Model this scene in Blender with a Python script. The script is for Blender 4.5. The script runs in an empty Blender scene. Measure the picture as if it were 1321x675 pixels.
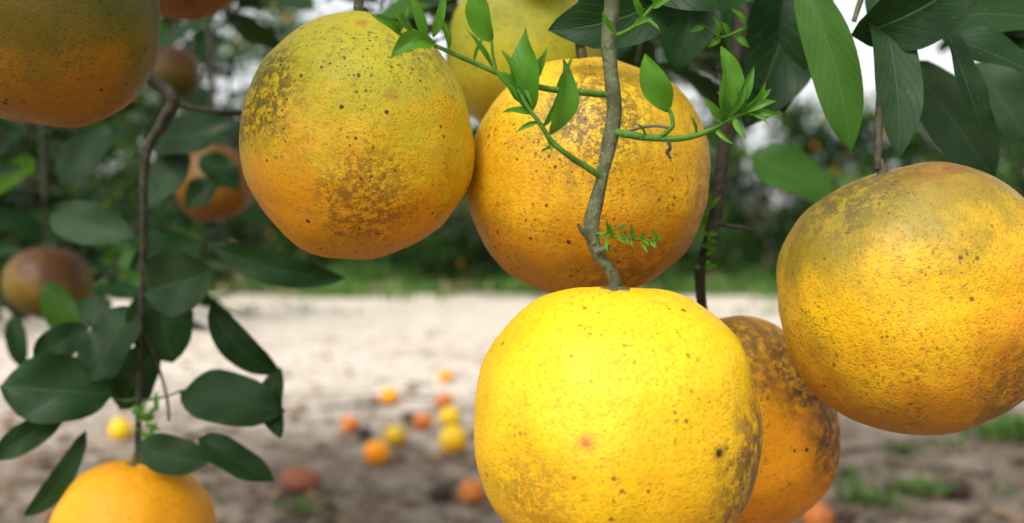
import bpy, math, random
from mathutils import Vector, Matrix, noise as mn, Euler
R = random.Random(7)
scene = bpy.context.scene
scene.view_settings.view_transform = 'Standard'
scene.view_settings.look = 'None'
scene.view_settings.exposure = 0

# ------------------------------------------------------------------ node helper
class NT:
    def __init__(s, name):
        s.m = bpy.data.materials.new(name); s.m.use_nodes = True
        s.t = s.m.node_tree; s.t.nodes.clear()
        s.out = s.t.nodes.new('ShaderNodeOutputMaterial')
    def n(s, typ, **kw):
        nd = s.t.nodes.new(typ)
        for k, v in kw.items(): setattr(nd, k, v)
        return nd
    def put(s, sock, v):
        if isinstance(v, bpy.types.NodeSocket): s.t.links.new(v, sock)
        elif isinstance(v, (tuple, list)):
            v = tuple(v)
            if sock.type == 'RGBA' and len(v) == 3: v = v + (1,)
            sock.default_value = v
        else: sock.default_value = v
    def math(s, op, a, b=0.0, c=None, clamp=False):
        nd = s.n('ShaderNodeMath', operation=op, use_clamp=clamp)
        s.put(nd.inputs[0], a); s.put(nd.inputs[1], b)
        if c is not None: s.put(nd.inputs[2], c)
        return nd.outputs[0]
    def vm(s, op, a, b=(0, 0, 0)):
        nd = s.n('ShaderNodeVectorMath', operation=op)
        s.put(nd.inputs[0], a)
        if op == 'SCALE': s.put(nd.inputs[3], b)
        else: s.put(nd.inputs[1], b)
        return nd.outputs['Value'] if op in ('DISTANCE', 'LENGTH', 'DOT_PRODUCT') else nd.outputs[0]
    def noise(s, vec, scale, detail=3, rough=.55, dist=0):
        nd = s.n('ShaderNodeTexNoise'); s.put(nd.inputs['Vector'], vec)
        nd.inputs['Scale'].default_value = scale; nd.inputs['Detail'].default_value = detail
        nd.inputs['Roughness'].default_value = rough; nd.inputs['Distortion'].default_value = dist
        return nd.outputs['Fac']
    def vor(s, vec, scale, feature='F1', rnd=1.0):
        nd = s.n('ShaderNodeTexVoronoi', feature=feature); s.put(nd.inputs['Vector'], vec)
        nd.inputs['Scale'].default_value = scale; nd.inputs['Randomness'].default_value = rnd
        return nd.outputs['Distance'], nd.outputs['Color']
    def mr(s, v, a, b, c=0.0, d=1.0, smooth=True):
        nd = s.n('ShaderNodeMapRange', interpolation_type='SMOOTHSTEP' if smooth else 'LINEAR')
        s.put(nd.inputs[0], v)
        for i, x in enumerate((a, b, c, d)): s.put(nd.inputs[i + 1], x)
        return nd.outputs[0]
    def mix(s, f, a, b, bt='MIX'):
        nd = s.n('ShaderNodeMix', data_type='RGBA', blend_type=bt)
        s.put(nd.inputs[0], f); s.put(nd.inputs[6], a); s.put(nd.inputs[7], b)
        return nd.outputs[2]
    def sep(s, v):
        nd = s.n('ShaderNodeSeparateXYZ'); s.put(nd.inputs[0], v); return nd.outputs
    def bump(s, h, dist, strength=1.0, nrm=None):
        nd = s.n('ShaderNodeBump'); s.put(nd.inputs['Height'], h)
        nd.inputs['Distance'].default_value = dist; nd.inputs['Strength'].default_value = strength
        if nrm is not None: s.put(nd.inputs['Normal'], nrm)
        return nd.outputs[0]
    def pbr(s, col, rough, nrm=None, spec=.5):
        b = s.n('ShaderNodeBsdfPrincipled')
        s.put(b.inputs['Base Color'], col); s.put(b.inputs['Roughness'], rough)
        s.put(b.inputs['Specular IOR Level'], spec)
        if nrm is not None: s.put(b.inputs['Normal'], nrm)
        return b.outputs[0]
    def end(s, sh):
        s.t.links.new(sh, s.out.inputs[0]); return s.m

# ------------------------------------------------------------------ materials
def fruit_mat(name, top, mid, bot, seed=0.0, patches=(), grime=.35, specks=.5, t0=.15, t1=.8, dull=0.0, simple=False):
    N = NT(name)
    oc = N.n('ShaderNodeTexCoord').outputs['Object']
    p = N.vm('SCALE', oc, 1 / .045)
    ps = N.vm('ADD', p, (seed * 3.1, seed * 1.7, seed * 2.3))
    z = N.sep(p)[2]
    big = N.noise(ps, 1.3, 3, .6)
    med = N.noise(ps, 5, 3, .6)
    t = N.math('ADD', N.math('MULTIPLY_ADD', z, .5, .5), N.math('MULTIPLY', N.math('SUBTRACT', big, .5), .8))
    t = N.math('ADD', t, N.math('MULTIPLY', N.math('SUBTRACT', med, .5), .30))
    tm = (t0 + t1) / 2
    c = N.mix(N.mr(t, t0, tm), bot, mid)
    c = N.mix(N.mr(t, tm, t1), c, top)
    if simple:
        c = N.mix(N.math('MULTIPLY', N.mr(N.noise(ps, 4, 4, .7), .5, .68), grime), c, (.06, .035, .015))
        return N.end(N.pbr(c, .5 + dull, None, .3))
    # oil glands
    gd, gc = N.vor(ps, 36)
    c = N.mix(N.mr(gd, .05, .38, .38, 0), c, tuple(x * .45 for x in mid))
    fine = N.noise(ps, 26, 3, .75)
    c = N.mix(N.mr(fine, .45, .68, 0, .35), c, tuple(x * .55 for x in bot))
    wn = N.n('ShaderNodeTexNoise'); N.put(wn.inputs['Vector'], ps); wn.inputs['Scale'].default_value = 6; wn.inputs['Detail'].default_value = 4
    pw = N.vm('ADD', p, N.vm('SCALE', N.vm('SUBTRACT', wn.outputs['Color'], (.5, .5, .5)), .40))
    pw2 = N.vm('ADD', p, N.vm('SCALE', N.vm('SUBTRACT', wn.outputs['Color'], (.5, .5, .5)), .06))
    small = []
    for pt in patches:
        (d, r, col, soft, amt, mott) = pt
        if r < .12: small.append(pt); continue
        ds = N.vm('DISTANCE', pw, Vector(d).normalized().to_tuple())
        m = N.mr(ds, r * (1 - soft), r, amt, 0)
        if mott:
            mo = N.mr(N.noise(ps, mott, 5, .8), .42, .54)
            m = N.math('MULTIPLY', m, mo)
        c = N.mix(m, c, col)
    # sooty freckles, clustered
    clus = N.mr(N.noise(ps, 2.0, 2, .6), .38, .64, .10, 1)
    gr = N.mr(N.noise(ps, 17, 6, .85), .53, .62)
    c = N.mix(N.math('MULTIPLY', N.math('MULTIPLY', clus, gr), grime), c, (.085, .05, .012))
    # thin olive film
    c = N.mix(N.math('MULTIPLY', N.mr(N.noise(ps, 3.4, 4, .7), .48, .72), .38 * grime), c, (.17, .12, .02))
    for sc, th, rr, am in ((9, .78, .20, 1.0), (17, .64, .32, .95), (30, .62, .42, .85)):
        sd, scol = N.vor(ps, sc)
        cc = N.sep(scol)
        rad = N.math('MULTIPLY', cc[1], rr)
        m = N.math('MULTIPLY', N.mr(sd, N.math('MULTIPLY', rad, .6), N.math('ADD', rad, .06), 1, 0), N.mr(cc[0], th, th + .02))
        if sc > 10: m = N.math('MULTIPLY', m, clus)
        c = N.mix(N.math('MULTIPLY', m, specks * am), c, (.04, .025, .010))
    for (d, r, col, soft, amt, mott) in small:
        ds = N.vm('DISTANCE', pw2, (Vector(d).normalized() * 1.0).to_tuple())
        c = N.mix(N.mr(ds, r * .9, r * 2.0, .35, 0), c, tuple(x * .7 for x in col))
        c = N.mix(N.mr(ds, r * .45, r, amt, 0), c, col)
    h = N.math('ADD', N.math('MULTIPLY', N.mr(gd, 0, .5), .55), N.math('MULTIPLY', N.noise(ps, 17, 2, .6), .7))
    nb = N.bump(h, .00050, .6)
    ro = N.math('ADD', N.math('MULTIPLY', fine, .25), .34 + dull)
    return N.end(N.pbr(c, ro, nb, .24))

def leaf_mat(name, c1, c2, rough=.38, trans=.22, rib=(.10, .17, .05), tcol=(.16, .30, .03), spec=.4, simple=False):
    N = NT(name)
    rn = N.n('ShaderNodeAttribute', attribute_name='rnd').outputs['Fac']
    c = N.mix(rn, c1, c2)
    if simple:
        nb = None; ro = rough
    else:
        s = N.sep(N.n('ShaderNodeUVMap').outputs[0])
        oc = N.n('ShaderNodeTexCoord').outputs['Object']
        c = N.mix(N.mr(N.noise(oc, 55, 3, .65), .35, .75, 0, .5), c, tuple(x * 1.5 for x in c2))
        c = N.mix(N.mr(N.noise(oc, 300, 2, .7), .64, .72, 0, .4), c, (.07, .07, .04))
        au = N.math('ABSOLUTE', N.math('SUBTRACT', s[0], .5))
        ribm = N.mr(au, .010, .03, 1, 0)
        ph = N.math('SUBTRACT', N.math('MULTIPLY', s[1], 60), N.math('MULTIPLY', au, 42))
        vein = N.mr(N.math('SINE', ph), .86, 1.0)
        c = N.mix(N.math('MULTIPLY', ribm, .65), c, rib)
        c = N.mix(N.math('MULTIPLY', vein, .14), c, rib)
        h = N.math('ADD', N.math('MULTIPLY', vein, -.5), N.math('MULTIPLY', ribm, -1.0))
        nb = N.bump(h, .0006, .6)
        ro = N.math('ADD', N.math('MULTIPLY', N.noise(oc, 60, 2), .25), rough - .1)
    b = N.pbr(c, ro, nb, spec)
    if trans <= 0: return N.end(b)
    tr = N.n('ShaderNodeBsdfTranslucent'); N.put(tr.inputs[0], tcol)
    mx = N.n('ShaderNodeMixShader'); mx.inputs[0].default_value = trans
    N.t.links.new(b, mx.inputs[1]); N.t.links.new(tr.outputs[0], mx.inputs[2])
    return N.end(mx.outputs[0])

def bark_mat(name, c1, c2, sc=200):
    N = NT(name)
    oc = N.n('ShaderNodeTexCoord').outputs['Object']
    a = N.noise(oc, sc, 4, .7)
    c = N.mix(N.mr(a, .35, .65), c1, c2)
    c = N.mix(N.mr(N.noise(oc, sc * 3.3, 2), .6, .7, 0, .6), c, tuple(min(1, x * 1.7) for x in c2))
    c = N.mix(N.mr(N.noise(oc, sc * .25, 3), .55, .65, 0, .6), c, tuple(x * .4 for x in c1))
    return N.end(N.pbr(c, .75, N.bump(a, .0006, .8), .2))

M_leaf = leaf_mat('citrus_leaf', (.005, .018, .005), (.012, .038, .009), .40, .07, (.04, .08, .02), (.06, .18, .01), .12)
M_leafg = leaf_mat('citrus_leaf_greygreen', (.013, .034, .012), (.026, .055, .020), .5, .08, (.05, .09, .035), (.07, .18, .02), .14)
M_leafb = leaf_mat('citrus_leaf_bright', (.024, .075, .010), (.038, .105, .014), .42, .25, (.09, .16, .04), (.13, .34, .02), .16)
M_shoot = leaf_mat('young_shoot_leaf', (.040, .14, .010), (.075, .21, .016), .38, .28, (.13, .28, .05), (.18, .46, .03), .22)
M_can = leaf_mat('shade_canopy_leaf', (.008, .026, .007), (.020, .055, .014), .45, 0, spec=.12, simple=True)  # for the unseen leaves added to block light
M_far = leaf_mat('far_leaf', (.018, .050, .010), (.036, .085, .016), .6, .18, tcol=(.12, .28, .03), spec=.1, simple=True)
M_farb = leaf_mat('far_leaf_light', (.05, .11, .02), (.08, .16, .03), .6, .2, tcol=(.18, .36, .04), spec=.1, simple=True)
M_fard = leaf_mat('far_leaf_dark', (.006, .020, .005), (.015, .038, .010), .6, 0, spec=.1, simple=True)
M_bark = bark_mat('twig_bark', (.060, .066, .034), (.12, .13, .065))
M_barkd = bark_mat('dark_twig_bark', (.024, .021, .013), (.06, .054, .034))
M_trunk = bark_mat('trunk_bark', (.09, .075, .055), (.18, .16, .12), 25)
M_green = bark_mat('green_shoot_stem', (.05, .13, .014), (.08, .18, .022), 300)
M_calyx = bark_mat('calyx', (.06, .055, .028), (.12, .11, .05), 300)

# ------------------------------------------------------------------ mesh builder
class MB:
    def __init__(s): s.v = []; s.f = []; s.mi = []; s.uv = []; s.r = []; s.mats = []
    def mid(s, m):
        if m not in s.mats: s.mats.append(m)
        return s.mats.index(m)
    def add(s, vs, fs, mat, uvs=None, rnd=.5):
        o = len(s.v); s.v.extend([tuple(v) for v in vs]); s.r.extend([rnd] * len(vs)); mi = s.mid(mat)
        for f in fs:
            s.f.append([i + o for i in f]); s.mi.append(mi)
            s.uv.extend([(uvs[i] if uvs else (.3, .5)) for i in f])
    def obj(s, name, parent=None, smooth=True, loc=(0, 0, 0), rot=None):
        me = bpy.data.meshes.new(name); me.from_pydata(s.v, [], s.f)
        for m in s.mats: me.materials.append(m)
        me.polygons.foreach_set('material_index', s.mi)
        me.polygons.foreach_set('use_smooth', [smooth] * len(s.f))
        u = me.uv_layers.new(name='UVMap'); flat = [c for t in s.uv for c in t]; u.data.foreach_set('uv', flat)
        a = me.attributes.new('rnd', 'FLOAT', 'POINT'); a.data.foreach_set('value', s.r)
        me.update()
        ob = bpy.data.objects.new(name, me); scene.collection.objects.link(ob)
        ob.location = loc
        if rot: ob.rotation_euler = rot
        if parent: ob.parent = parent
        return ob

def cr(p0, p1, p2, p3, t):
    return .5 * ((2 * p1) + (-p0 + p2) * t + (2 * p0 - 5 * p1 + 4 * p2 - p3) * t * t + (-p0 + 3 * p1 - 3 * p2 + p3) * t ** 3)

def tube(mb, pts, rad, mat, sides=10, sub=5, rough=.06, cap=True):
    P = [Vector(p) for p in pts]
    if not isinstance(rad, (list, tuple)): rad = [rad] * len(P)
    elif len(rad) == 2 and len(P) > 2:
        a, b = rad; rad = [a + (b - a) * i / (len(P) - 1) for i in range(len(P))]
    C = []; Rr = []
    for i in range(len(P) - 1):
        a = P[max(i - 1, 0)]; d = P[min(i + 2, len(P) - 1)]
        for k in range(sub):
            t = k / sub; C.append(cr(a, P[i], P[i + 1], d, t)); Rr.append(rad[i] * (1 - t) + rad[i + 1] * t)
    C.append(P[-1]); Rr.append(rad[-1])
    vs = []; ref = Vector((.31, -.77, .2)); s1 = None
    for i, c in enumerate(C):
        tg = (C[min(i + 1, len(C) - 1)] - C[max(i - 1, 0)]).normalized()
        s1 = tg.cross(ref) if s1 is None else s1 - tg * s1.dot(tg)
        if s1.length < 1e-4: s1 = tg.orthogonal()
        s1.normalize(); s2 = tg.cross(s1)
        for k in range(sides):
            a = 2 * math.pi * k / sides
            r = Rr[i] * (1 + rough * mn.noise(Vector((math.cos(a) * 1.5, math.sin(a) * 1.5 + i * .35, P[0].x * 40))) * 2)
            vs.append(c + (s1 * math.cos(a) + s2 * math.sin(a)) * r)
    fs = []
    for i in range(len(C) - 1):
        for k in range(sides):
            k2 = (k + 1) % sides
            fs.append((i * sides + k, i * sides + k2, (i + 1) * sides + k2, (i + 1) * sides + k))
    if cap:
        fs.append(tuple(range(sides))); fs.append(tuple((len(C) - 1) * sides + k for k in reversed(range(sides))))
    mb.add(vs, fs, mat)

def leaf(mb, base, tip, width, mat, nrm=(0, -1, .4), bend=.08, fold=.25, nu=6, nv=10, rnd=None, side=0.0, wavy=.04, pointy=False):
    B = Vector(base); T = Vector(tip); d = T - B; L = d.length
    if L < 1e-6: return
    dn = d / L; n = Vector(nrm); n = n - dn * n.dot(dn)
    if n.length < 1e-3: n = dn.orthogonal()
    n.normalize(); sd = dn.cross(n)
    if rnd is None: rnd = R.random()
    ph = R.random() * 10; tw = R.uniform(-.6, .6)
    vs = []; uvs = []
    for j in range(nv + 1):
        t = j / nv
        if pointy: w = ((t ** .75) * ((1 - t) ** .95)) / .305 if 0 < t < 1 else .01
        else:
            w = ((t ** .60) * ((1 - t) ** .62)) / .43 if 0 < t < 1 else .015
            if t > .8: w *= 1 - 1.1 * (t - .8)
        c = B + d * t + n * (bend * 4 * t * (1 - t) * L) + sd * (side * 4 * t * (1 - t) * L)
        ca = math.cos(tw * (t - .3)); sa = math.sin(tw * (t - .3)); s_ = sd * ca + n * sa; n_ = n * ca - sd * sa
        for i in range(nu + 1):
            u = i / nu * 2 - 1
            hw = w * width / 2
            off = fold * (abs(u) ** 1.3) * hw + wavy * width * math.sin(t * 11 + ph + u * 2) * abs(u)
            vs.append(c + s_ * (u * hw) + n_ * off); uvs.append((u * .5 + .5, t))
    fs = [(j * (nu + 1) + i, j * (nu + 1) + i + 1, (j + 1) * (nu + 1) + i + 1, (j + 1) * (nu + 1) + i) for j in range(nv) for i in range(nu)]
    mb.add(vs, fs, mat, uvs, rnd)

def mm(x, y, z): return Vector((x, y, z)) * .001

# ------------------------------------------------------------------ fruit
def orange(loc, rx, rz, mat, seed=0, tilt=(0, 0, 0), name='orange', res=1.0, stem=True, flat=0.0, dimple=.06, box=2.1):
    mb = MB(); nl = int(96 * res); nm = int(150 * res)
    vs = []
    for j in range(nl + 1):
        th = math.pi * j / nl
        se = (abs(math.sin(th)) ** box + abs(math.cos(th)) ** box) ** (-1 / box)
        for i in range(nm):
            ph = 2 * math.pi * i / nm
            n = Vector((math.sin(th) * math.cos(ph), math.sin(th) * math.sin(ph), math.cos(th)))
            sv = Vector((seed * 7.3, seed * 3.1, seed * 1.9))
            r = 1 + .05 * mn.noise(n * 1.3 + sv) + .022 * mn.noise(n * 3.0 + sv) + .003 * mn.noise(n * 12 + sv)
            r *= se
            r -= dimple * math.exp(-(th / .24) ** 2) * (1 + .22 * math.cos(6 * ph + seed))
            r -= .03 * math.exp(-((math.pi - th) / .12) ** 2)
            sh = 1 - .03 * math.cos(th)
            sq = 1 - flat * max(0, -n.z)
            vs.append((n.x * r * rx * sh, n.y * r * rx * sh, n.z * r * rz * sq))
    fs = [(j * nm + i, (j + 1) * nm + i, (j + 1) * nm + (i + 1) % nm, j * nm + (i + 1) % nm) for j in range(nl) for i in range(nm)]
    mb.add(vs, fs, mat)
    if stem:
        zt = max(v[2] for v in vs[:nm])
        cv = [(0, 0, zt + .0012)]; k = 20
        for i in range(k):
            a = 2 * math.pi * i / k; rr = .0042 * (1 + .28 * math.cos(5 * a + seed))
            cv.append((rr * math.cos(a), rr * math.sin(a), zt + .0005))
        for i in range(k):
            a = 2 * math.pi * i / k; rr = .0048 * (1 + .3 * math.cos(5 * a + seed))
            cv.append((rr * math.cos(a), rr * math.sin(a), zt - .002))
        cf = [(0, 1 + i, 1 + (i + 1) % k) for i in range(k)] + [(1 + i, 1 + k + i, 1 + k + (i + 1) % k, 1 + (i + 1) % k) for i in range(k)]
        mb.add(cv, cf, M_calyx)
        tube(mb, [(0, 0, zt - .001), (0.0002, 0, zt + .003), (0, .0004, zt + .006)], [.0024, .0017, .0016], M_calyx, 10, 3)
    ob = mb.obj(name, loc=loc, rot=Euler([math.radians(a) for a in tilt]))
    return ob

DK = (.04, .025, .012)
mA = fruit_mat('peel_a_shaded', (.08, .085, .012), (.17, .12, .010), (.36, .15, .006), 1, grime=.9, specks=.95, t0=.1, t1=.62)  # olive-orange peel, with the shade it hangs in darkening its colour
mB = fruit_mat('peel_b', (.42, .38, .018), (.64, .40, .010), (.68, .28, .006), 2.3,
   [((.22, -.96, .18), .045, (.42, .10, .03), .5, .9, 0), ((-.02, -.60, .82), .04, (.40, .14, .03), .5, .7, 0),
    ((-.8, -.5, .2), .6, (.09, .07, .015), .6, .85, 13), ((.1, -.9, -.75), .6, (.13, .06, .01), .7, .7, 15), ((.5, -.6, .75), .5, (.16, .13, .02), .7, .6, 10)], grime=.62, specks=.95, t0=.12, t1=.72)
mC = fruit_mat('peel_c', (.68, .42, .010), (.68, .35, .008), (.54, .22, .006), 3.9,
   [((-.38, -.92, .13), .045, (.42, .10, .03), .5, .9, 0), ((.55, -.75, -.3), .8, (.20, .10, .015), .7, .8, 9), ((-.7, -.6, .45), .7, (.12, .07, .015), .7, .9, 14),
    ((-.3, -.6, -.8), .7, (.2, .09, .012), .8, .8, 10), ((.6, -.5, .6), .5, (.15, .08, .015), .8, .8, 12)], grime=.75, specks=.95, t0=.2, t1=.75)
mD = fruit_mat('peel_d', (.72, .47, .010), (.73, .42, .008), (.71, .33, .006), 5.2,
   [((-.28, -.95, .09), .05, (.42, .12, .03), .6, .85, 0), ((.57, -.82, -.02), .035, DK, .3, 1, 0), ((.93, -.38, -.25), .72, (.16, .08, .025), .6, .95, 9),
    ((.98, -.15, -.3), .5, (.24, .14, .05), .4, .8, 0), ((-.6, -.7, -.3), .5, (.28, .15, .015), .8, .7, 16)], grime=.36, specks=.75, t0=.05, t1=.8)
mE = fruit_mat('peel_e', (.52, .26, .010), (.68, .27, .006), (.72, .24, .005), 6.7,
   [((.7, -.6, .45), .7, DK, .7, .95, 11), ((.2, -.6, .8), .7, (.15, .08, .02), .7, .85, 9), ((.8, -.55, -.3), .6, (.08, .04, .01), .7, .9, 10)], grime=.8, specks=1, t0=.1, t1=.8)
mF = fruit_mat('peel_f', (.24, .18, .018), (.64, .37, .008), (.50, .20, .006), 8.1,
   [((.25, -.25, 1), .75, (.20, .08, .02), .6, .9, 5), ((-.4, -.3, .9), .7, (.08, .065, .02), .7, .85, 7), ((.75, -.7, -.25), .8, (.64, .18, .010), .8, .85, 4),
    ((.35, -.6, -.8), .75, (.14, .07, .012), .7, .8, 8)], grime=.68, specks=.8, t0=.15, t1=.85)
mG = fruit_mat('peel_g', (.34, .34, .022), (.44, .39, .018), (.46, .31, .01), 9.4, grime=.5, specks=.7, t0=.1, t1=.6)
mH = fruit_mat('peel_h', (.78, .34, .005), (.78, .31, .005), (.78, .27, .004), 10.5, grime=.2, specks=.4)
mI = fruit_mat('peel_i_shaded', (.09, .035, .010), (.15, .085, .008), (.10, .08, .008), 11.5, grime=.8, simple=True)  # peel colours dimmed to stand in for shade inside the tree
mJ = fruit_mat('peel_j_shaded', (.12, .06, .006), (.22, .09, .004), (.24, .08, .004), 12.5, grime=.6, simple=True)  # orange peel with the tree's shadow put into its colour

orange(mm(-172.5, 380, 643), .0425, .0425, mA, 1, (6, 8, 20))
orange(mm(-58.5, 390, 596.5), .0430, .0458, mB, 2, (-4, 3, 10), box=2.15)
orange(mm(30.3, 415, 584), .0485, .0470, mC, 3, (0, -4, 50), box=2.2)
orange(mm(33.7, 333, 497.5), .0454, .0452, mD, 4, (3, -1, 0), dimple=.035, box=2.35)
orange(mm(96.5, 452, 479), .0425, .0480, mE, 5, (0, -15, 0), box=2.15)
orange(mm(144.3, 370, 538), .0472, .0478, mF, 6, (0, -15, 0), box=2.25)
orange(mm(8, 550, 662), .0430, .0445, mG, 7)
orange(mm(-195, 533, 406), .0420, .0430, mH, 8, (4, 3, 0), box=2.15)
orange(mm(-471, 1050, 529), .043, .036, mI, 9, (10, 12, 0), res=.5)
orange(mm(-289, 1000, 626), .037, .037, mJ, 10, (0, 0, 0), res=.5)
orange(mm(-189, 600, 727), .036, .036, mJ, 11, res=.5)
orange(mm(-460, 1400, 806), .038, .036, mI, 12, res=.5)

# ------------------------------------------------------------------ home tree
tree = bpy.data.objects.new('orange_tree', None); scene.collection.objects.link(tree)
W = MB(); LF = MB()
tube(W, [(1.35, .95, -.05), (1.33, .93, .3), (1.25, .9, .8), (1.1, .85, 1.15), (.8, .75, 1.25), (.45, .6, 1.05), (.15, .47, .86), (-.05, .42, .80), (-.25, .48, .83), (-.42, .75, .98)],
     [.09, .075, .065, .05, .032, .02, .012, .009, .008, .007], M_trunk, 14, 6)
tube(W, [(1.25, .9, .8), (1.0, 1.3, 1.4), (.5, 1.6, 1.7), (-.2, 1.7, 1.6), (-.8, 1.6, 1.35), (-1.1, 1.5, 1.1)], [.06, .045, .035, .026, .018, .01], M_trunk, 12, 6)
tube(W, [(1.2, .9, 1.0), (1.4, 1.2, 1.7), (1.1, 1.6, 2.3)], [.05, .035, .015], M_trunk, 10, 6)
tube(W, [(.5, 1.6, 1.7), (.2, 2.1, 1.75), (-.4, 2.5, 1.6)], [.03, .02, .01], M_trunk, 10, 6)
tube(W, [mm(60, 430, 830), mm(36, 340, 700), mm(32.5, 333, 640), mm(31.2, 332, 619.5), mm(32.5, 331, 597), mm(28.9, 331, 577), mm(25.6, 332, 562), mm(27.5, 333, 553), mm(31.8, 333, 547), mm(33.6, 333, 541)],
     [.004, .003, .0026, .0024, .0026, .0021, .0025, .0021, .0018, .0024], M_bark, 14, 8, .10)
tube(W, [mm(29, 350, 680), mm(28, 375, 660), mm(27, 410, 640), mm(29, 414, 627)], [.0022, .0022, .002, .002], M_barkd, 10, 6)
tube(W, [mm(26, 331, 556), mm(22, 328, 560), mm(21, 327, 562)], [.0011, .0008, .0004], M_bark, 8, 3)
tube(W, [mm(27, 331, 553), mm(31, 328, 554.5)], [.0012, .0009], M_bark, 8, 3)
tube(W, [mm(140, 480, 860), mm(110, 450, 720), mm(99.7, 440, 668), mm(95, 440, 628.5), mm(90, 440, 595.5), mm(85.5, 441, 563), mm(80.8, 443, 546), mm(83, 450, 527)],
     [.004, .0034, .0031, .0029, .0028, .0029, .0026, .0022], M_barkd, 12, 8, .10)
tube(W, [mm(84.5, 441, 567), mm(92, 437, 565), mm(97, 436, 564.5), mm(101, 435, 563)], [.0011, .0009, .0009, .0012], M_barkd, 8, 4)
tube(W, [mm(97, 436, 564.5), mm(99, 434, 566.5)], [.0008, .0003], M_barkd, 6, 2)
tube(W, [mm(131, 370, 583), mm(131.5, 371, 590), mm(136, 380, 620), mm(150, 400, 680), mm(160, 440, 800)], [.0018, .0014, .0014, .002, .003], M_barkd, 8, 6)
tube(W, [mm(-57, 390, 638), mm(-57.5, 390, 650), mm(-50, 400, 700), mm(-40, 420, 800)], [.0019, .0019, .002, .003], M_bark, 10, 6)
tube(W, [mm(-167, 380, 683), mm(-160, 390, 720), mm(-150, 430, 810)], [.002, .002, .003], M_bark, 10, 6)
tube(W, [mm(8, 550, 703), mm(8, 550, 760), mm(5, 500, 810)], [.002, .002, .003], M_bark, 8, 6)
tube(W, [mm(-189, 600, 760), mm(-195, 590, 800), mm(-230, 520, 830)], [.002, .002, .003], M_bark, 8, 6)
tube(W, [mm(-420, 750, 980), mm(-300, 600, 800), mm(-235, 540, 700), mm(-198, 533, 655), mm(-176, 533, 636), mm(-180, 533, 622), mm(-189, 533, 603), mm(-190, 533, 553), mm(-192, 533, 505), mm(-193, 533, 449)],
     [.005, .005, .0042, .0038, .0036, .0032, .0024, .0019, .0015, .0016], M_barkd, 10, 7, .10)
tube(W, [mm(-177, 533, 632), mm(-150, 540, 628), mm(-110, 560, 632)], [.002, .0016, .001], M_barkd, 8, 6)
tube(W, [mm(-191, 533, 515), mm(-184, 533, 500), mm(-178, 532, 482), mm(-176, 530, 468)], [.001, .0008, .0007, .0006], M_barkd, 8, 5)
tube(W, [mm(-192, 533, 480), mm(-200, 533, 478), mm(-207, 533, 481)], [.0007, .0006, .0006], M_green, 6, 4)
tube(W, [mm(-192, 533, 486), mm(-205, 533, 500), mm(-219, 533, 520)], [.0008, .0006, .0004], M_barkd, 6, 4)
tube(W, [mm(-192, 533, 478), mm(-180, 532, 480), mm(-169, 530, 484)], [.0007, .0006, .0006], M_green, 6, 4)
tube(W, [mm(-471, 1050, 562), mm(-480, 1060, 650), mm(-500, 1100, 900), mm(-520, 1300, 1300)], [.002, .003, .004, .006], M_barkd, 8, 5)
tube(W, [mm(-289, 1000, 660), mm(-295, 1010, 760), mm(-320, 1050, 1000), mm(-300, 1300, 1500)], [.002, .003, .004, .006], M_barkd, 8, 5)
tube(W, [mm(-460, 1400, 840), mm(-450, 1400, 950), mm(-420, 1500, 1500)], [.002, .003, .006], M_barkd, 8, 5)

def jit(a=.35): return Vector((R.uniform(-a, a), -1, .35 + R.uniform(-a, a)))
left = [((-189, 534), (-149, 545), 33, 533, M_leafg, .05, .0), ((-156, 558), (-86, 541), 17, 540, M_leaf, .10, .04),
 ((-155, 528), (-120, 492), 17, 530, M_leaf, .1, .10), ((-169, 484), (-113, 475), 28, 530, M_leaf, .12, .03),
 ((-119, 496), (-115, 462), 14, 530, M_leaf, .1, .05), ((-204, 482), (-256, 488), 36, 528, M_leaf, .08, -.03),
 ((-232, 470), (-262, 450), 15, 533, M_leaf, .1, .03), ((-188, 458), (-152, 449), 20, 522, M_leafg, .05, .06),
 ((-160, 460), (-120, 439), 17, 528, M_leaf, .1, .05), ((-219, 463), (-253, 418), 12, 530, M_leaf, .1, -.1),
 ((-195, 527), (-214, 488), 30, 540, M_leaf, .06, 0), ((-188, 538), (-178, 497), 34, 548, M_leaf, .06, 0),
 ((-315, 536), (-297, 495), 22, 700, M_leafb, .05, 0), ((-269, 578), (-214, 563), 25, 600, M_leafg, .08, 0),
 ((-337, 515), (-330, 478), 14, 700, M_leaf, .06, 0), ((-300, 560), (-279, 531), 22, 800, M_leafb, .06, 0),
 ((-268, 640), (-300, 600), 30, 700, M_leaf, .06, 0), ((-214, 621), (-150, 627), 26, 600, M_leaf, .08, .05),
 ((-188, 613), (-208, 580), 24, 600, M_leafg, .06, 0), ((-192, 505), (-215, 470), 26, 560, M_leaf, .06, 0),
 ((-295, 520), (-330, 500), 24, 760, M_leafg, .06, 0), ((-190, 560), (-232, 545), 24, 640, M_leaf, .06, 0),
 ((-222, 515), (-250, 500), 18, 545, M_leaf, .06, 0), ((-262, 488), (-290, 470), 20, 640, M_leaf, .06, 0),
 ((-215, 610), (-235, 588), 22, 760, M_leaf, .06, 0), ((-222, 625), (-196, 600), 24, 740, M_leaf, .06, 0)]
for (b, t, w, y, m, bd, sd) in left:
    leaf(LF, mm(b[0], y + R.uniform(-3, 3), b[1]), mm(t[0], y + R.uniform(-18, 6), t[1]), w * .001, m, jit(), bd, R.uniform(.1, .45), 8, 14, side=sd, wavy=.07)
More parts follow.
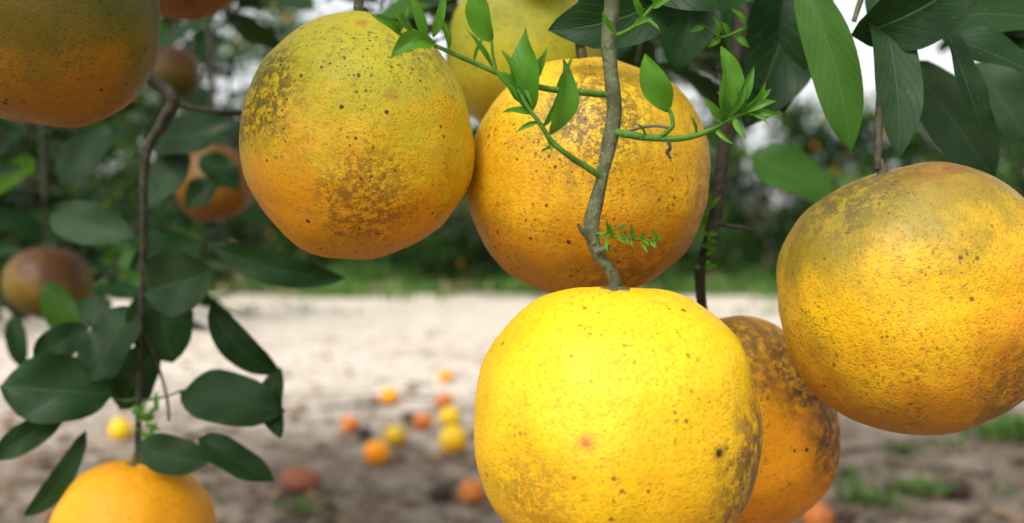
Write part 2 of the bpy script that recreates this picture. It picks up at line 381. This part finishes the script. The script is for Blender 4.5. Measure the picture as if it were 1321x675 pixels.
right = [((109, 658), (127, 591), 18, 392, M_leafb, .06, -.05, (-.45, -1, .1)), ((134, 655), (140, 587), 18.5, 388, M_leafg, .05, -.03, (.2, -1, .1)),
 ((126, 634), (170, 658), 26, 384, M_leaf, .06, .05, (0, -.9, -.4)), ((137, 695), (106, 611), 40, 480, M_leaf, .06, 0, (.3, -1, .1)),
 ((108, 695), (124, 618), 36, 485, M_leaf, .06, 0, (-.2, -1, .1)), ((165, 640), (175, 596), 13, 395, M_leaf, .1, .12, (.5, -1, .2)),
 ((184, 643), (222, 588), 30, 480, M_leafg, .07, .03, (0, -1, .3)), ((166, 640), (208, 617), 20, 405, M_leaf, .1, .1, (0, -1, .7)),
 ((236, 652), (263, 611), 32, 533, M_leafg, .07, 0, (0, -1, .3)), ((183, 632), (248, 597), 44, 800, M_leafb, .07, 0, (0, -1, .5)),
 ((67, 654), (13, 634), 22, 378, M_leaf, .1, -.08, (0, -1, -.2)), ((40, 655), (95, 651), 28, 372, M_leaf, .1, 0, (0, -1, -.2)),
 ((170, 650), (225, 648), 24, 430, M_leaf, .1, 0, (0, -1, .5)), ((190, 690), (216, 648), 28, 450, M_leaf, .1, 0, (.2, -1, .3)),
 ((155, 700), (172, 645), 30, 450, M_leaf, .1, 0, (.2, -1, .3)), ((150, 690), (118, 650), 34, 400, M_leaf, .1, 0, (.2, -1, .0)),
 ((95, 700), (80, 644), 30, 520, M_leaf, .1, 0, (.2, -1, .3))]
for (b, t, w, y, m, bd, sd, n) in right:
    leaf(LF, mm(b[0], y, b[1]), mm(t[0], y - R.uniform(0, 14), t[1]), w * .001, m, n, bd, R.uniform(.15, .4), 8, 14, side=sd, wavy=.06)
tube(W, [mm(60, 400, 760), mm(66, 380, 670), mm(67, 378, 652)], [.002, .0014, .001], M_bark, 8, 4)
tube(W, [mm(160, 440, 800), mm(150, 420, 700), mm(138, 390, 670), mm(128, 387, 640)], [.003, .002, .0014, .001], M_bark, 8, 5)
tube(W, [mm(150, 420, 700), mm(160, 400, 650), mm(166, 402, 639)], [.002, .0014, .001], M_bark, 8, 4)
tube(W, [mm(155, 410, 672), mm(180, 420, 642), mm(205, 430, 645), mm(230, 440, 650)], [.0014, .0013, .0012, .001], M_barkd, 8, 4)
tube(W, [mm(140, 480, 860), mm(125, 450, 740), mm(110, 400, 660)], [.003, .002, .001], M_bark, 8, 4)
tube(W, [mm(160, 440, 800), mm(200, 500, 720), mm(236, 533, 652)], [.003, .002, .001], M_bark, 8, 4)
tube(W, [mm(60, 600, 900), mm(140, 780, 760), mm(183, 800, 632)], [.004, .002, .001], M_bark, 8, 4)

def twig(start, ln, nl, lsz=.07, spread=.5, mats=(M_leaf,), down=1.0, detail=(4, 7)):
    s = Vector(start); d = Vector((R.uniform(-spread, spread), R.uniform(-spread, spread), -down)).normalized()
    pts = [s]; k = 5
    for i in range(k):
        d = (d + Vector((R.uniform(-.3, .3), R.uniform(-.3, .3), R.uniform(-.25, .12)))).normalized()
        pts.append(pts[-1] + d * ln / k)
    tube(W, pts, [.0028, .0008], M_barkd, 6, 3)
    for i in range(nl):
        f = (i + .6) / nl * k; a = min(int(f), k - 1); p = pts[a].lerp(pts[a + 1], f - a)
        ang = i * 2.4 + R.random(); out = Vector((math.cos(ang), math.sin(ang), R.uniform(-.7, .35))).normalized()
        L = lsz * R.uniform(.7, 1.25); b = p + out * .008
        n = Vector((R.uniform(-.5, .5), R.uniform(-.7, .3), 1))
        leaf(LF, b, b + out * L, L * R.uniform(.45, .60), R.choice(mats), n, R.uniform(-.12, .08) * -1, R.uniform(.1, .35), detail[0], detail[1], side=R.uniform(-.06, .06))
MX = (M_leaf, M_leaf, M_leafg, M_leaf, M_leaf, M_leafb)
fac = lambda px, y: (px - 660) * .00075 * y
backfruit = [(-.471, 1.05, .529), (-.289, 1.0, .626), (-.46, 1.4, .806)]
def crowded(x, y, z, ln):   # keep leafy twigs off the fruit hanging inside the tree
    for (a, b, c) in backfruit:
        if y < b + .1 and y > b - .65:
            for q in (0, .5, 1):
                if abs(x / y - a / b) < .06 and abs((z - q * ln - .55) / y - (c - .55) / b) < .06: return True
    return False
for i in range(84):
    y = R.uniform(.85, 2.3); x = -y * R.uniform(.24, .56); top = .55 + y * R.uniform(.07, .34); ln = y * R.uniform(.06, .12) + .05
    if crowded(x, y, top, ln): continue
    twig((x, y, top), ln, 8, .075, .5, MX)
for i in range(24):   # lower left fringe
    y = R.uniform(.85, 1.7); x = -y * R.uniform(.30, .55); z = .55 + R.uniform(-.02, .06)
    if crowded(x, y, z, .07): continue
    twig((x, y, z), .07, 5, .065, .5, MX)
for i in range(34):   # top fringe, centre left
    y = R.uniform(.55, 1.6); x = y * R.uniform(-.30, .04)
    if -.24 < x / y < -.15: continue
    twig((x, y, .55 + y * .275 + R.uniform(0, .03)), .05, 5, .07, .6, MX)
for i in range(40):   # top right fringe
    y = R.uniform(.55, 1.9); x = y * R.uniform(.10, .52)
    if .26 < x / y < .37: continue
    twig((x, y, .55 + y * R.uniform(.235, .31)), .06, 6, .07, .6, MX)
for i in range(170):    # unseen canopy added above the frame to block overhead light and shade the ground
    y = R.uniform(.35, 2.6); x = R.uniform(-1.4, 1.5)
    twig((x, y, .80 + .3 * y + R.uniform(0, .8)), .2, 9, .09, .9, (M_can,), .6, (2, 4))
for i in range(12):    # out-of-frame leaves added to shade the upper-left fruit
    twig((R.uniform(-.32, -.18), R.uniform(.15, .33), R.uniform(.77, .90)), .07, 6, .07, .8, (M_can,), .5, (2, 4))

# ---- young green shoots at the front
def shoot(pts, r0, r1): tube(W, [mm(*p) for p in pts], [r0, r1], M_green, 8, 6, .05)
def yl(b, t, w, bend=.12, side=0.0, nrm=None, y0=0, y1=-4):
    leaf(LF, mm(b[0], 326 + y0, b[1]), mm(t[0], 326 + y1, t[1]), w * .00105, M_shoot, nrm or (R.uniform(-.7, .7), -1, R.uniform(-.2, .5)), bend, R.uniform(.35, .7), 6, 12, side=side + R.uniform(-.05, .05), pointy=True, wavy=.07)
shoot([(30, 331, 603.5), (22, 327, 603.5), (10, 325, 604.5), (-2.5, 325, 608.5), (-15, 326, 614), (-26, 327, 619), (-35, 328, 622), (-40, 328, 626)], .0012, .0005)
shoot([(-5, 325, 609.5), (-6, 325, 615), (-6.5, 325, 620)], .0006, .0005)
yl((-6.5, 619), (-10.5, 637), 8, .1, -.08)
yl((-24, 618.5), (-38, 613), 6, .1, .15)
yl((-27, 619.5), (-31.5, 634), 3.2); yl((-25, 620.5), (-21, 634), 3, .1, .1); yl((-35, 622), (-44, 627), 2.8); yl((-31, 621), (-38, 630), 2.4)
yl((-36, 622), (-32, 630), 2.2); yl((-20, 616.5), (-23, 627), 2.2); yl((2, 606.5), (6.5, 598), 1.4); yl((-12, 613), (-8, 621), 1.3)
yl((-28, 620), (-33, 615), 2.0); yl((-6, 611), (-14, 622), 1.6); yl((14, 604.5), (19, 614), 1.6); yl((6, 605), (11, 617), 2.2)
shoot([(29.5, 331, 576.5), (25, 327, 579), (18.7, 324, 582.5), (12.5, 323, 587.5), (8.7, 322, 593), (5, 322, 598), (1.5, 322, 604)], .0012, .0005)
yl((6, 597), (4.3, 623), 9.5, .1, .05, (-.5, -1, .1)); yl((12, 590), (16, 613), 7.5, .12, .08, (.5, -1, .1))
yl((3, 600), (-6, 610), 4.5); yl((7, 596), (-3, 596.5), 2.6); yl((9, 592), (14, 602), 2.0); yl((11, 589), (12.5, 583.5), 1.3); yl((8, 594), (1, 590), 1.6); yl((4, 601), (9, 614), 2.8)
yl((2, 603), (-3.5, 616), 3); yl((5, 598), (-1, 606), 3.4); yl((14, 586), (9, 584), 1.2)
shoot([(32, 331, 591.8), (36, 328, 590.5), (42.5, 326, 589.2), (52.5, 325, 588.7), (61, 325, 590.7), (69, 326, 595), (76, 327, 598)], .0014, .0006)
shoot([(46, 325, 589), (50, 324, 592), (50, 324, 596), (49, 324, 598)], .0008, .0006)
yl((49.3, 597), (41.5, 615), 8.5, .1, -.08); yl((66, 594), (65.3, 617), 9, .1, .04)
for b, t, w in (((69, 596), (75.5, 611), 3.4), ((72, 597), (82.5, 600), 2.8), ((74, 596.5), (80, 592.5), 2.6), ((67, 594), (60, 601), 2.8), ((71, 596), (79, 606), 2.6), ((70, 595.5), (73, 588), 2.0),
                ((75, 598), (84, 595.5), 2.2), ((64, 592), (69, 586.5), 1.5), ((58, 589.6), (55, 596), 1.3), ((76, 598), (81, 604), 2.2), ((68, 594.5), (64, 603), 3.0), ((73, 597), (70, 605), 2.6), ((42, 589), (38, 593.5), 1.3)):
    yl(b, t, w)
tube(W, [mm(49, 325, 588), mm(49.4, 323, 585.5), mm(48.4, 322, 584), mm(49.5, 322, 582)], [.0007, .0006, .0007, .0004], M_barkd, 6, 4)
tube(W, [mm(36, 328, 591), mm(41, 326, 592.4), mm(46, 325, 592.6), mm(49, 324, 592)], .0005, M_trunk, 6, 4)
shoot([(27, 330, 559), (31, 327, 558), (38, 326, 557), (46, 326, 556.5)], .0005, .0003)
shoot([(29, 328, 558.4), (32, 326, 560), (36, 326, 562)], .0004, .0002)
for i in range(16):
    x = 28.5 + i * 1.15 + R.uniform(-.5, .5); z = 558.2 - i * .12; sgn = 1 if i % 2 else -1
    yl((x, z), (x + R.uniform(-1.5, 3.5), z + sgn * R.uniform(1.5, 5.5)), R.uniform(.7, 1.7))
shoot([(32, 332, 622), (38, 328, 624), (43, 327, 629), (47, 327, 634)], .0008, .0005)
for b, t, w in (((38, 624), (44, 626), 2.2), ((41, 627), (37, 634), 2.0), ((44, 630), (51, 633), 3.0), ((45, 632), (42, 640), 3), ((40, 626), (46, 622), 1.6), ((33, 622), (28, 628), 1.8)): yl(b, t, w)
shoot([(96, 436, 645), (90, 400, 640), (80, 396, 636), (72, 394, 641)], .0008, .0004)
for b, t, w in (((90, 640), (84, 647), 2.5), ((86, 637), (91, 632), 2.4), ((80, 636), (75, 632), 2.4), ((79, 636.5), (77, 644), 2.6), ((74, 640), (68, 638), 2.2), ((84, 637), (80, 642), 2)):
    yl(b, t, w, y0=72, y1=70)
for i in range(14):
    b = Vector((-187 + R.uniform(-6, 6), 530, 462 + R.uniform(-4, 12))); t = b + Vector((R.uniform(-9, 9), R.uniform(-3, 3), R.uniform(-4, 12)))
    leaf(LF, b * .001, t * .001, .0026, M_shoot, (0, -1, .2), .1, .4, 4, 6, pointy=True)
for i in range(14):
    b = Vector((81 + R.uniform(-2, 4), 438, 540 + R.uniform(-5, 35))); t = b + Vector((R.uniform(-5, 7), -3, R.uniform(-3, 7)))
    leaf(LF, b * .001, t * .001, .0022, M_shoot, (0, -1, .2), .1, .4, 4, 6, pointy=True)
W.obj('branches', tree); LF.obj('leaves', tree)

# ------------------------------------------------------------------ ground
def gz(x, y):
    return .018 * mn.noise(Vector((x * .9, y * .9, 3))) + .010 * mn.noise(Vector((x * 3.5, y * 3.5, 9))) + .005 * mn.noise(Vector((x * 11, y * 11, 1))) if -12 < x < 12 and y < 30 else 0
xs = sorted(set([-400, -150, -60, -30, -16] + [-8 + i * .09 for i in range(178)] + [9, 16, 30, 60, 150, 400]))
ys = sorted(set([-60, -20, -5, -1] + [0 + i * .2 for i in range(8)] + [1.6 + i * .045 for i in range(110)] + [6.6 + i * .2 for i in range(60)] + [19, 22, 26, 32, 45, 80, 160, 400, 900]))
gv = [(x, y, gz(x, y)) for y in ys for x in xs]; nx = len(xs)
gf = [(j * nx + i, j * nx + i + 1, (j + 1) * nx + i + 1, (j + 1) * nx + i) for j in range(len(ys) - 1) for i in range(nx - 1)]
N = NT('sandy_soil')
oc = N.n('ShaderNodeTexCoord').outputs['Object']; sx = N.sep(oc)
n1 = N.noise(oc, 1.1, 5, .6); n2 = N.noise(oc, 6, 5, .75); n3 = N.noise(oc, 40, 3, .7)
sand = N.mix(N.mr(n2, .38, .62), (.42, .36, .29), (.60, .53, .45))
sand = N.mix(N.mr(n1, .48, .66, 0, .5), sand, (.32, .27, .20))
shaded_soil = N.mix(N.mr(n2, .35, .65), (.10, .08, .055), (.26, .21, .165))  # near dirt, its colour also darkened for the tree's shade
shaded_soil = N.mix(N.mr(n3, .55, .7), shaded_soil, (.05, .04, .03))
zone = N.math('ADD', sx[1], N.math('MULTIPLY', N.math('SUBTRACT', n1, .5), 4.0))
zone = N.math('ADD', zone, N.math('MULTIPLY', N.math('SUBTRACT', n2, .5), 2.5))
zone = N.math('SUBTRACT', zone, N.mr(sx[0], .3, 1.6, 0, .9))
c = N.mix(N.mr(zone, 2.6, 4.8), shaded_soil, sand)
gzone = N.math('ADD', sx[1], N.math('MULTIPLY', N.math('SUBTRACT', N.noise(oc, .5, 5, .7), .5), 12))
grs = N.mix(N.mr(n1, .4, .6), (.035, .065, .015), (.11, .12, .04))
c = N.mix(N.mr(gzone, 14.5, 18), c, grs)
N.end(N.pbr(c, .95, N.bump(N.math('ADD', n3, n2), .015, .7), .1))
G = MB(); G.add(gv, gf, N.m); G.obj('ground')

M_dry = leaf_mat('dry_leaf', (.08, .05, .03), (.22, .14, .08), .7, 0, spec=.2, simple=True)
LT = MB()
for i in range(3400):
    y = 1.7 + 6.5 * R.random() ** 1.8; x = R.uniform(-.6, .62) * y
    if y > 4 and R.random() < .45: continue
    z = gz(x, y) + .004; a = R.random() * 6.28; L = R.uniform(.015, .065); d = Vector((math.cos(a), math.sin(a), R.uniform(-.1, .25)))
    leaf(LT, Vector((x, y, z)), Vector((x, y, z)) + d * L, L * .5, M_dry, (R.uniform(-.5, .5), R.uniform(-.5, .5), 1), .12, .3, 2, 4)
LT.obj('leaf_litter')
N = NT('clod'); oc = N.n('ShaderNodeTexCoord').outputs['Object']
N.end(N.pbr(N.mix(N.noise(oc, 30), (.07, .055, .045), (.3, .25, .2)), .95, None, .1)); M_clod = N.m
CL = MB()
for i in range(1200):
    y = 1.8 + 6 * R.random() ** 1.5; x = R.uniform(-.6, .6) * y; s = R.uniform(.004, .018); z = gz(x, y)
    vs = []
    for j in range(5):
        for k in range(7):
            th = math.pi * j / 4; ph = k * math.tau / 7; rr = s * R.uniform(.75, 1.2)
            vs.append((x + rr * math.sin(th) * math.cos(ph), y + rr * math.sin(th) * math.sin(ph), z + .6 * rr * math.cos(th)))
    CL.add(vs, [(j * 7 + k, (j + 1) * 7 + k, (j + 1) * 7 + (k + 1) % 7, j * 7 + (k + 1) % 7) for j in range(4) for k in range(7)], M_clod)
CL.obj('soil_clods', smooth=False)
DB = MB()
for (x, y, a, L) in ((-.55, 4.0, .5, .3), (-.7, 3.9, .15, .25), (.3, 4.6, 2.8, .2), (-1.0, 3.2, 1.0, .2), (.9, 2.9, .3, .25), (1.2, 2.6, 2.5, .22)):
    p = Vector((x, y, gz(x, y) + .006)); d = Vector((math.cos(a), math.sin(a), .02))
    tube(DB, [p, p + d * L * .5 + Vector((0, .02, .004)), p + d * L], [.006, .003], M_barkd, 6, 3)
DB.obj('fallen_twigs')

S = dict(simple=True)
f_or = fruit_mat('peel_fallen_orange', (.78, .34, .006), (.78, .29, .006), (.72, .22, .006), 14, grime=.25, **S)
f_ye = fruit_mat('peel_fallen_yellow', (.70, .48, .012), (.74, .42, .010), (.7, .34, .008), 15, grime=.25, **S)
f_ol = fruit_mat('peel_fallen_olive', (.45, .34, .02), (.60, .38, .015), (.5, .25, .015), 16, grime=.6, **S)
f_re = fruit_mat('peel_fallen_red', (.50, .15, .03), (.60, .19, .03), (.4, .10, .02), 17, grime=.6, **S)
f_dk = fruit_mat('peel_rotten', (.05, .03, .022), (.035, .025, .02), (.07, .035, .02), 18, grime=.6, dull=.3, **S)
f_br = fruit_mat('peel_rotting_brown', (.28, .09, .04), (.20, .06, .035), (.08, .035, .02), 19, grime=.8, dull=.2, **S)
fallen = [(155, 567, 15, f_ye), (486, 601, 17, f_or), (584, 585, 19, f_ye), (510, 577, 15, f_ol), (545, 556, 13, f_re), (580, 549, 14, f_ye), (502, 520, 12, f_or), (573, 526, 12, f_re), (574, 494, 9, f_or),
          (451, 558, 12, f_re), (469, 568, 11, f_dk), (527, 546, 9, f_dk), (388, 636, 27, f_br), (608, 648, 17, f_re), (568, 646, 16, f_dk), (1235, 648, 18, f_dk), (1055, 690, 20, f_re), (1092, 688, 16, f_dk),
          (1012, 655, 12, f_dk)]
for k, (px, pc, r, m) in enumerate(fallen):
    y = 733 / (pc - 338); x = fac(px, y); rr = r * .00075 * y
    fl = m in (f_dk, f_br)
    rz = rr * (.62 if m is f_br else (.8 if m is f_dk else .96))
    orange((x, y, gz(x, y) + rz * .90), rr, rz, m, 20 + k, (8, 5, R.uniform(0, 360)) if fl else (R.uniform(-60, 60), R.uniform(-60, 60), R.uniform(0, 360)), res=.35, stem=True, dimple=.05)

M_grass = leaf_mat('grass_blade', (.04, .095, .018), (.08, .15, .03), .5, .2, tcol=(.18, .36, .05), spec=.1, simple=True)
M_straw = leaf_mat('dry_grass', (.12, .11, .05), (.24, .20, .11), .6, .1, tcol=(.3, .3, .1), spec=.1, simple=True)
WD = MB()
def tuft(x, y, n, h, spread):
    for i in range(n):
        a = R.random() * 6.28; r = R.random() * spread; b = Vector((x + r * math.cos(a), y + r * math.sin(a), gz(x, y)))
        a += R.uniform(-1, 1); t = b + Vector((math.cos(a) * h * R.uniform(.2, .9), math.sin(a) * h * R.uniform(.2, .9), h * R.uniform(.3, 1)))
        leaf(WD, b, t, h * R.uniform(.18, .4), M_grass, (0, -.3, 1), .15, .2, 2, 4)
for (px, pc, n, h) in ((1165, 590, 16, .05), (1183, 645, 34, .055), (1110, 655, 30, .055), (1085, 625, 18, .04), (385, 665, 16, .04), (1225, 585, 16, .04), (1310, 570, 40, .09), (1285, 575, 24, .08), (1130, 620, 8, .03), (1290, 640, 10, .03), (180, 640, 8, .03), (250, 665, 8, .03), (1160, 665, 12, .03)):
    y = 733 / (pc - 338); tuft(fac(px, y), y, n, h, h * 1.1)
for i in range(46):
    y = R.uniform(10, 16); x = R.uniform(-.6, .6) * y; tuft(x, y, 14, R.uniform(.04, .12), .25)
WD.obj('weeds')
GR = MB()
for i in range(12000):
    y = R.uniform(13.5, 23); x = R.uniform(-.62, .62) * y
    q = mn.noise(Vector((x * .35, y * .35, 0))); q2 = mn.noise(Vector((x * .9, y * .5, 5)))
    if y < 16.3 + 4.5 * q + R.gauss(0, .6): continue
    h = R.uniform(.06, .28) * (1 if y < 18 else 1.6) * (1 + 1.2 * max(0, q2))
    b = Vector((x, y, 0)); t = b + Vector((R.uniform(-.5, .5) * h, R.uniform(-.5, .5) * h, h))
    leaf(GR, b, t, R.uniform(.03, .07), M_straw if q2 < -.15 and R.random() < .6 else M_grass, (0, -1, .2), .12, .1, 1, 3)
GR.obj('grass')

# ------------------------------------------------------------------ distant trees
DT = MB()
def lowleaf(mb, c, s, mat):
    d = Vector((R.gauss(0, 1), R.gauss(0, 1), R.gauss(0, .8))).normalized(); n = Vector((R.gauss(0, .7), R.gauss(0, .7), 1)); sd = d.cross(n)
    if sd.length < .05: return
    sd.normalize(); a = c - d * s; b = c + d * s; w = s * .5
    up = n.normalized() * s * .12
    mb.add([a, c + sd * w + up, b, c - sd * w + up], [(0, 1, 2, 3)], mat, [(.5, 0), (1, .5), (.5, 1), (0, .5)], R.random())
def dtree(x, y, h, r, ncl, nleaf, ls, olow=.2, dark=.35):
    tube(DT, [(x, y, 0), (x + .1, y, h * .25), (x - .1, y + .1, h * .6)], [.14, .11, .05], M_trunk, 8, 3)
    for i in range(5):
        a = i * 1.26 + R.random(); tube(DT, [(x, y, h * .2), (x + math.cos(a) * r * .4, y + math.sin(a) * r * .4, h * .45), (x + math.cos(a) * r * .75, y + math.sin(a) * r * .75, h * .65)], [.07, .05, .02], M_trunk, 6, 3)
    for k in range(ncl):
        u = R.uniform(-1, 1); a = R.random() * 6.28; q = R.uniform(.55, 1.0) ** .6
        s = math.sqrt(1 - u * u)
        c = Vector((x + r * q * s * math.cos(a), y + r * q * s * math.sin(a), h * .54 + h * .46 * q * u))
        cs = R.uniform(.26, .55); rr0 = R.random(); m = M_fard if rr0 < dark else (M_far if rr0 < dark + .42 else M_farb)
        for j in range(nleaf):
            lowleaf(DT, c + Vector((R.gauss(0, cs * .5), R.gauss(0, cs * .5), R.gauss(0, cs * .42))), ls * R.uniform(.7, 1.3), m)
        if R.random() < olow:
            p = c + Vector((0, -cs * .8, -.1)); vs = []; rr = .045
            for jj in range(6):
                for kk in range(8):
                    th = math.pi * jj / 5; ph = kk * math.tau / 8; vs.append(p + Vector((math.sin(th) * math.cos(ph), math.sin(th) * math.sin(ph), math.cos(th))) * rr)
            DT.add(vs, [(jj * 8 + kk, (jj + 1) * 8 + kk, (jj + 1) * 8 + (kk + 1) % 8, jj * 8 + (kk + 1) % 8) for jj in range(5) for kk in range(8)], f_or)
x = -15
while x < 15:
    hh = R.uniform(4.2, 6.0) if x < 3 else R.uniform(3.0, 4.4)
    dtree(x, R.uniform(18.5, 20.5), hh, R.uniform(1.7, 2.3), 76, 60, .095); x += R.uniform(3.0, 4.1)
x = -24
while x < 24:
    dtree(x, R.uniform(28, 32), R.uniform(5, 8) if x < 4 else R.uniform(4, 6), R.uniform(2.2, 3.0), 60, 44, .15, dark=.55); x += R.uniform(4.0, 5.4)
# dense dark thicket further back
for i in range(26000):
    x = R.uniform(-34, 34); y = R.uniform(40, 46); hh = 3.4 + 2.6 * mn.noise(Vector((x * .22, 0, 4)))
    lowleaf(DT, Vector((x, y, hh * R.random() ** .8)), R.uniform(.16, .34), M_fard if R.random() < .7 else M_far)
# shrubs below the row
for i in range(70):
    y = R.uniform(17.3, 24); x = R.uniform(-.6, .6) * y; hh = R.uniform(.3, 1.1); m = R.choice((M_far, M_farb, M_fard, M_far)); wd = R.uniform(.3, .8)
    for j in range(120):
        lowleaf(DT, Vector((x + R.gauss(0, wd * .5), y + R.gauss(0, wd * .5), abs(R.gauss(hh * .4, hh * .35)))), R.uniform(.05, .11), m)
DT.obj('distant_tree_row')
def near_tree(name, x, y, h, r, ncl, nleaf, ls):
    global DT
    DT = MB(); dtree(x, y, h, r, ncl, nleaf, ls, .1, .45); DT.obj(name)
near_tree('citrus_tree', -4.6, 8.6, 3.4, 1.8, 110, 70, .05)
near_tree('citrus_tree', 6.2, 11.5, 2.4, 1.5, 70, 60, .055)

# ------------------------------------------------------------------ world / sun / camera
el = math.radians(48); sv = Vector((-.45, -.75, 0)).normalized() * math.cos(el) + Vector((0, 0, math.sin(el)))
w = bpy.data.worlds.new('World'); scene.world = w; w.use_nodes = True
nt = w.node_tree; bg = nt.nodes['Background']
sky = nt.nodes.new('ShaderNodeTexSky'); sky.sky_type = 'NISHITA'; sky.sun_disc = False
sky.sun_elevation = el; sky.sun_rotation = math.atan2(sv.x, sv.y); sky.dust_density = 5; sky.air_density = 1.3
hs = nt.nodes.new('ShaderNodeHueSaturation'); hs.inputs['Saturation'].default_value = .15; hs.inputs['Value'].default_value = 1.9
nt.links.new(sky.outputs[0], hs.inputs['Color']); nt.links.new(hs.outputs[0], bg.inputs[0]); bg.inputs[1].default_value = .15
sl = bpy.data.lights.new('sun', 'SUN'); sl.energy = 1.4; sl.angle = math.radians(12); sl.color = (1, .95, .87)
so = bpy.data.objects.new('sun', sl); scene.collection.objects.link(so); so.rotation_euler = sv.to_track_quat('Z', 'Y').to_euler()
cam = bpy.data.cameras.new('camera'); co = bpy.data.objects.new('camera', cam); scene.collection.objects.link(co)
co.location = (0, 0, .55); co.rotation_euler = (math.radians(90), 0, 0)
cam.lens = 36.33; cam.sensor_width = 36; cam.clip_start = .01; cam.clip_end = 2000
cam.dof.use_dof = True; cam.dof.focus_distance = .345; cam.dof.aperture_fstop = 8
scene.camera = co
